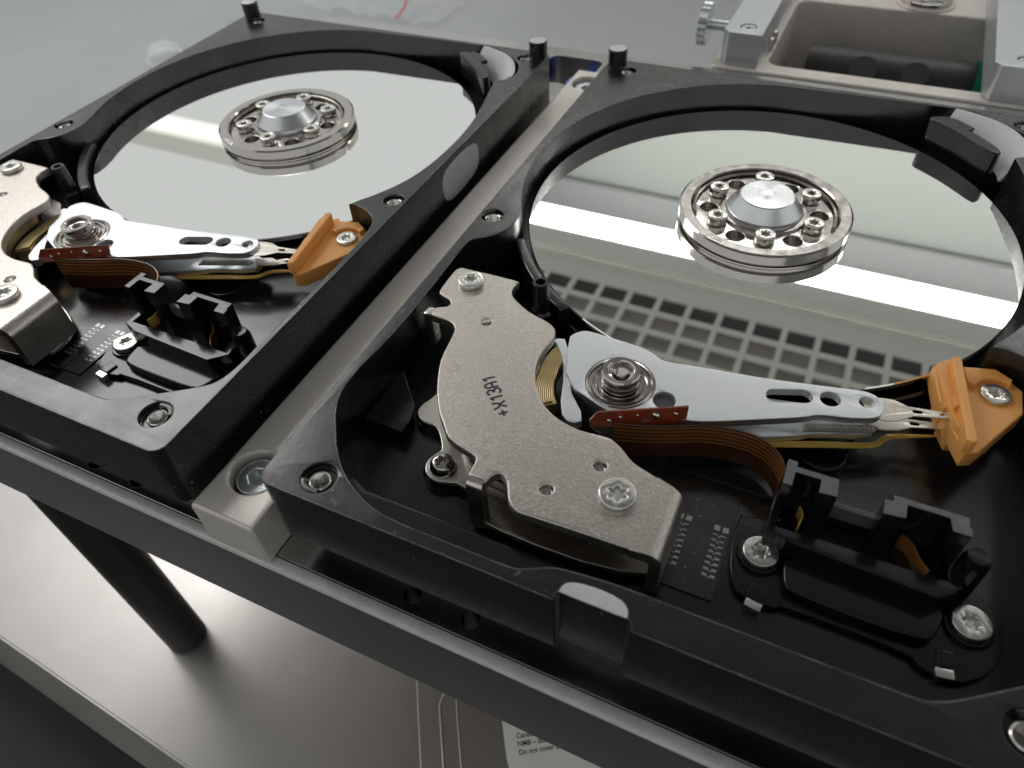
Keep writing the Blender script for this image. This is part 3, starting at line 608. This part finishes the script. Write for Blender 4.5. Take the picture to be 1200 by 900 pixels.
    # ---- connector bracket
    K = prism('connector_bracket', [chaikin([(63.0, 30), (62.7, 24), (63.6, 18.6), (65.5, 15.6), (70.3, 15.7), (71, 16.6), (87.0, 16.4), (88, 15), (92, 14.4), (95.8, 17.2), (97.6, 22), (96.6, 26.6), (92.5, 29.2)], 1)], -12.0, -10.9, 'black_plastic', D, 0.25, 2)
    for x, y in ((66.8, 22.6), (93.1, 22.9)):
        lathe('screw_boss', x, y, [(3.1, -10.9), (2.9, -10.6), (2.9, -10.35), (2.4, -10.3), (0, -10.3)], 'black_plastic', K, 36)
        screw(K, x, y, -9.3, 2.45, 1.0, 1.1, flange=None, ph=0.2 + x)
    for x, y, a in ((67.6, 15.0, -8), (90.8, 15.3, 10)):
        bm = box_bm(bmesh.new(), x - 1.1, x + 1.1, y - 0.6, y + 0.6, -11.9, -10.6, 0.15, a); finish(bm, 'metal_clip', 'screw_steel', K, 40)
        bm = box_bm(bmesh.new(), x - 1.0, x + 1.0, y + 0.7, y + 3.0, -10.95, -10.5, 0.15, a); finish(bm, 'clip_arm', 'black_plastic', K, 40)
    prism('raised_body', [chaikin([(69.8, 24.2), (70.2, 19.4), (71.5, 17.8), (87.5, 17.6), (89.4, 19.2), (90.2, 24.4)], 2)], -10.95, -9.3, 'black_plastic', K, 0.4, 2)
    # the tall connector frame
    bm = bmesh.new()
    prism_bm(bm, [[(66.5, 24.5), (66.5, 31.0), (90.2, 31.2), (90.8, 25.2), (88, 22.6), (70, 23.4)], [(67.6, 25.4), (89.2, 25.6), (88.8, 30), (67.7, 29.8)]], -10.95, -6.4, 0.15)
    finish(bm, 'connector_frame', 'black_plastic', K)
    box('contact_block', 68.2, 88.6, 26.2, 29.4, -10.95, -8.2, 'black_plastic', K, 0.2)
    c1 = prism('latch', [[(66.7, 27.8), (67.9, 27.8), (67.95, 30.3), (71.3, 30.3), (71.3, 28.1), (73.6, 28.3), (73.4, 31.2), (68.0, 31.2), (67.9, 32.1), (66.7, 32.1)]], -10.9, -0.17, 'black_plastic', K, 0.1)
    prism('latch_cap', [[(66.7, 27.8), (67.9, 27.8), (67.95, 30.3), (71.3, 30.3), (71.3, 28.1), (73.6, 28.3), (73.4, 31.2), (68.0, 31.2), (67.9, 32.1), (66.7, 32.1)]], -0.16, 0, 'latch_top', c1, 0.12)
    c2 = prism('latch', [[(79.2, 28.0), (81.9, 28.3), (81.9, 30.5), (86.9, 30.5), (87.3, 28.6), (89.5, 28.6), (89.4, 29.8), (89.1, 29.9), (89.1, 31.4), (80.2, 31.4), (80.2, 30.4), (79.2, 30.3)]], -10.9, -0.17, 'black_plastic', K, 0.1)
    prism('latch_cap', [[(79.2, 28.0), (81.9, 28.3), (81.9, 30.5), (86.9, 30.5), (87.3, 28.6), (89.5, 28.6), (89.4, 29.8), (89.1, 29.9), (89.1, 31.4), (80.2, 31.4), (80.2, 30.4), (79.2, 30.3)]], -0.16, 0, 'latch_top', c2, 0.12)
    box('cross_bar', 73.6, 80.2, 29.7, 30.6, -6.5, -4.0, 'grey_plastic', K, 0.12)
    lathe('side_post', 91.5, 28.6, [(1.9, -10.9), (1.8, -4.6), (1.3, -3.4), (0, -3.3)], 'black_plastic', K, 24)
    bm = bmesh.new(); strip_bm(bm, spline([(83.0, 30.0), (84.5, 28.8), (85.4, 27), (86.6, 25.6)], 4, False), -9.5, -5.6, 0.25); finish(bm, 'inner_flex', 'flex_copper', K, 40)
    bm = bmesh.new(); strip_bm(bm, spline([(70.0, 29.5), (70.6, 28.2), (70.4, 26.4)], 4, False), -9.5, -6.0, 0.25); finish(bm, 'inner_flex', 'gold_flex', K, 40)
    # ---- small things screwed or pressed into the housing
    lathe('stop_post', 20.4, 53.6, [(2.3, -12), (2.1, -5.5), (1.65, -5), (1.45, 1.0), (1.35, 1.1), (0.85, 1.1), (0.75, 0.8), (0.75, -0.6), (0, -0.6)], 'black_satin', D, 32)
    FB = prism('filter_holder', [chaikin([(76.9, 139.4), (79.6, 137.6), (84.0, 134.0), (89.9, 127.9), (91.0, 127.9), (92.0, 129.6), (87.0, 135.4), (80.6, 141.2), (78.0, 141.3)], 2)], -5.8, -0.1, 'black_plastic', D, 0.4, 2)
    prism('top_flange', [[(78.6, 141.0), (84.6, 136.8), (86.4, 138.6), (82.8, 141.6), (80.4, 142.4)]], -1.4, -0.35, 'black_plastic', FB, 0.2)
    fpath = spline([(82.2, 145.0), (85.6, 143.9), (89.8, 142.0), (93.4, 138.6), (96.2, 133.2), (96.8, 130.0)], 4, False)
    bm = bmesh.new(); rows = []
    for x, y in fpath:
        d = (Vector((HX, HY)) - Vector((x, y))).normalized(); xb, yb = x + d.x * 4.6, y + d.y * 4.6
        rows.append([bm.verts.new((x, y, 0.3)), bm.verts.new((x - d.x * 0.8, y - d.y * 0.8, 0.1)), bm.verts.new((xb - d.x * 0.8, yb - d.y * 0.8, -5.9)), bm.verts.new((xb, yb, -5.7))])
    for a, b in zip(rows, rows[1:]):
        for k in range(4): bm.faces.new((a[k], a[(k + 1) % 4], b[(k + 1) % 4], b[k]))
    bm.faces.new(rows[0]); bm.faces.new(rows[-1])
    finish(bm, 'filter_felt', 'white_felt', FB, 40)
    return D
drive = build_drive()

def copy_tree(o, parent=None):
    c = o.copy(); col.objects.link(c); c.parent = parent
    for ch in list(o.children): copy_tree(ch, c)
    return c
drive2 = copy_tree(drive)
drive2.location = W(-117.61, -2.143, PZ)
drive['label'] = 'opened black hard drive on the right, marked +X13A1, its platter mirroring a bright tube'
drive2['label'] = 'opened black hard drive on the left, its platter mirroring only plain grey wall'

# ================================================================== BEHIND AND BELOW
# closed drive lying on the shelf
ca, sa = math.cos(R(33)), math.sin(R(33))
def rot(pts, ox=3.2, oy=7.8): return [(ox + x * ca - y * sa, oy + x * sa + y * ca) for x, y in pts]
lid = thing('hard_drive', 40, 30, -130, 'closed hard drive with a printed paper label lying on the lower shelf', 'hard drive')
body = prism('body', [rot(rrect(0, 101, -32, 115, 3))], -129.98, -112, 'black_coat', lid, 0.4)
cov = prism('cover', [rot(rrect(0.3, 100.7, -31.7, 114.7, 3))], -111.9, -110, 'lid_metal', lid, 0.5, 2)
gl = rot(spline([(9.6, 30), (9.6, 9), (8.8, 5.5), (6.6, 2.2), (6.2, -2), (6.2, -30)], 5, False))
finish(tube_bm(bmesh.new(), [(x, y, -110.1) for x, y in gl], 0.45, 8), 'pressed_ridge', 'lid_metal', cov)
gl = rot(spline([(11.8, 30), (12, 8), (10.6, 2), (10.4, -30)], 5, False))
finish(tube_bm(bmesh.new(), [(x, y, -110.2) for x, y in gl], 0.4, 8), 'pressed_ridge', 'lid_metal', cov)
for x, y in ((4.4, 9.8), (15.4, 14.6)):
    px, py = rot([(x, y)])[0]; screw(cov, px, py, -109.7, 2.2, 0.6, 1.0)
lab = prism('paper_label', [rot(rrect(21.5, 92, -20, 75, 6))], -109.99, -109.9, 'paper', cov, 0.02)
bm = bmesh.new()
for s, x, y in (('Canada', 29.0, 13.1), ('NMB \u2013 003 Class B', 30.1, 11.5), ('Do not cover any', 31.2, 9.9)):
    text_bm(bm, s, 1.75, x, y, -109.89, 33, 0.008, 1.0, bold=0.03, sx=0.9)
finish(bm, 'label_print', 'print_black', lab, smooth=False)

# head-swap fixture behind the plate: base with a pocket, two rails, a roller
fx = thing('metal_fixture', 62, 250, BENCH, 'beige metal fixture with two aluminium rails standing behind the plate', 'fixture')
fb = prism('base', [rrect(16, 140, 197.5, 420, 2), rrect(32.5, 101, 204, 262, 4)], -75, PZ, 'beige_metal', fx, 0.6, 2)
prism('underframe', [rrect(18, 138, 204, 415, 2)], BENCH, -75.1, 'beige_metal', fx, 0.6)
for x0, x1, yb in ((18.2, 30.2, 199.5), (93.2, 108, 199.0)):
    cx = (x0 + x1) / 2
    rl = prism('rail', [chaikin([(x0, yb + 2.2), (x0 + 2, yb), (x1, yb), (x1, 400), (x0, 400)], 0), circle(cx + 0.6, yb + 6, 2.5, 28)], PZ + 0.02, -10, 'grey_alu', fx, 0.4)
    bm = prism_bm(bmesh.new(), [circle(cx + 0.6, yb + 6, 2.1, 28), circle(cx + 0.6, yb + 6, 1.0, 6)], -13, -10.4, 0.2); lathe_bm(bm, cx + 0.6, yb + 6, [(0, -12.2), (1.1, -12.2)], 10)
    finish(bm, 'bolt', 'zinc', rl)
for yy in (214, 220): lathe('stud', 31.4, yy, [(0.8, -19.9), (0.8, -16), (0, -15.8)], 'screw_steel', fb, 14)
ry, rz = 238.0, -38.0
finish(xcyl(bmesh.new(), 42, 94, ry, rz, 12, 40), 'roller', 'black_tube', fx)
for x in (60.5, 76.5): finish(tube_bm(bmesh.new(), [(x, ry, rz), (x, ry - 12.2 * 0.62, rz + 12.2 * 0.785)], 4.4, 28), 'roller_hole', 'dark_void', fx)
for a, b, r in ((94.1, 96.4, 12.8), (96.6, 100.6, 14)): finish(xcyl(bmesh.new(), a, b, ry, rz, r, 40), 'collar', 'green_plastic', fx)
# knurled thumb screw on the left rail
bm = bmesh.new(); n = 40; rings = []
for x, r in ((9.2, 5.4), (9.4, 6.2), (12.0, 6.2), (12.2, 5.4)):
    rings.append([bm.verts.new((x, 208.5 + (r + (0.22 if k % 2 else -0.1)) * math.cos(2 * math.pi * k / n), -12 + (r + (0.22 if k % 2 else -0.1)) * math.sin(2 * math.pi * k / n))) for k in range(n)])
for a, b in zip(rings, rings[1:]):
    for k in range(n): bm.faces.new((a[k], a[(k + 1) % n], b[(k + 1) % n], b[k]))
bm.faces.new(rings[0]); bm.faces.new(rings[-1])
ts = finish(bm, 'thumb_screw', 'zinc', fx, 20)
finish(xcyl(bmesh.new(), 12.1, 18.3, 208.5, -12, 1.6, 20), 'shank', 'zinc', ts)
dc = thing('spindle_disc', 74, 271, PZ, 'small round metal disc with holes lying on the beige fixture', 'disc')
prism('disc', [circle(74, 271, 8.4, 48), circle(74, 271, 1.6, 20)] + [circle(74 + 5 * math.cos(R(20 + 60 * k)), 271 + 5 * math.sin(R(20 + 60 * k)), 0.9, 16) for k in range(6)], PZ + 0.05, PZ + 2.2, 'steel', dc, 0.3)
lathe('rim', 74, 271, [(8.4, PZ + 0.6), (9.8, PZ + 0.5), (9.8, PZ + 0.05)], 'beige_metal', dc, 48)

# clear plastic jar and a film bag on the bench behind
top_level()
mat('clear_soft', (0.85, 0.87, 0.9), 0.1, alpha=0.3)
jar = thing('clear_cap', -484, 402, BENCH, 'small clear plastic cap on the bench behind the left drive', 'cap')
lathe('dome', -484, 402, [(14, BENCH), (14, BENCH + 6)] + [(14 * math.cos(R(a)), BENCH + 6 + 9 * math.sin(R(a))) for a in range(10, 91, 10)][:-1] + [(0, BENCH + 15)] , 'clear_soft', jar, 40)
lathe('flange', -484, 402, [(14.1, BENCH + 0.1), (17, BENCH + 0.1), (17, BENCH + 2), (14.1, BENCH + 2)], 'clear_soft', jar, 40, closed=True)
bag = thing('plastic_bag', -370, 560, BENCH, 'crumpled clear plastic bag with a red edge on the bench', 'bag')
bm = bmesh.new(); nx, ny = 30, 22; g = []
for j in range(ny + 1):
    row = []
    for i in range(nx + 1):
        u, v = i / nx, j / ny; x = -440 + 150 * u; y = 530 + 110 * v
        h = 6 + 26 * (math.sin(math.pi * u) * math.sin(math.pi * v)) * (0.5 + 0.9 * abs(mnoise(Vector((u * 5, v * 5, 0.3))))) + 7 * mnoise(Vector((u * 11, v * 11, 1.7)))
        row.append(bm.verts.new((x + 6 * mnoise(Vector((u * 4, v * 4, 5))), y, BENCH + max(0.6, h))))
    g.append(row)
for j in range(ny):
    for i in range(nx): bm.faces.new((g[j][i], g[j][i + 1], g[j + 1][i + 1], g[j + 1][i]))
finish(bm, 'film', 'thin_film', bag, 60)
bm = tube_bm(bmesh.new(), [(-330 + 3 * math.sin(j * 0.7), 528 + 110 * j / ny, BENCH + 6 + 16 * math.sin(math.pi * j / ny)) for j in range(ny + 1)], 0.9, 8)
finish(bm, 'red_edge', 'red_line', bag)
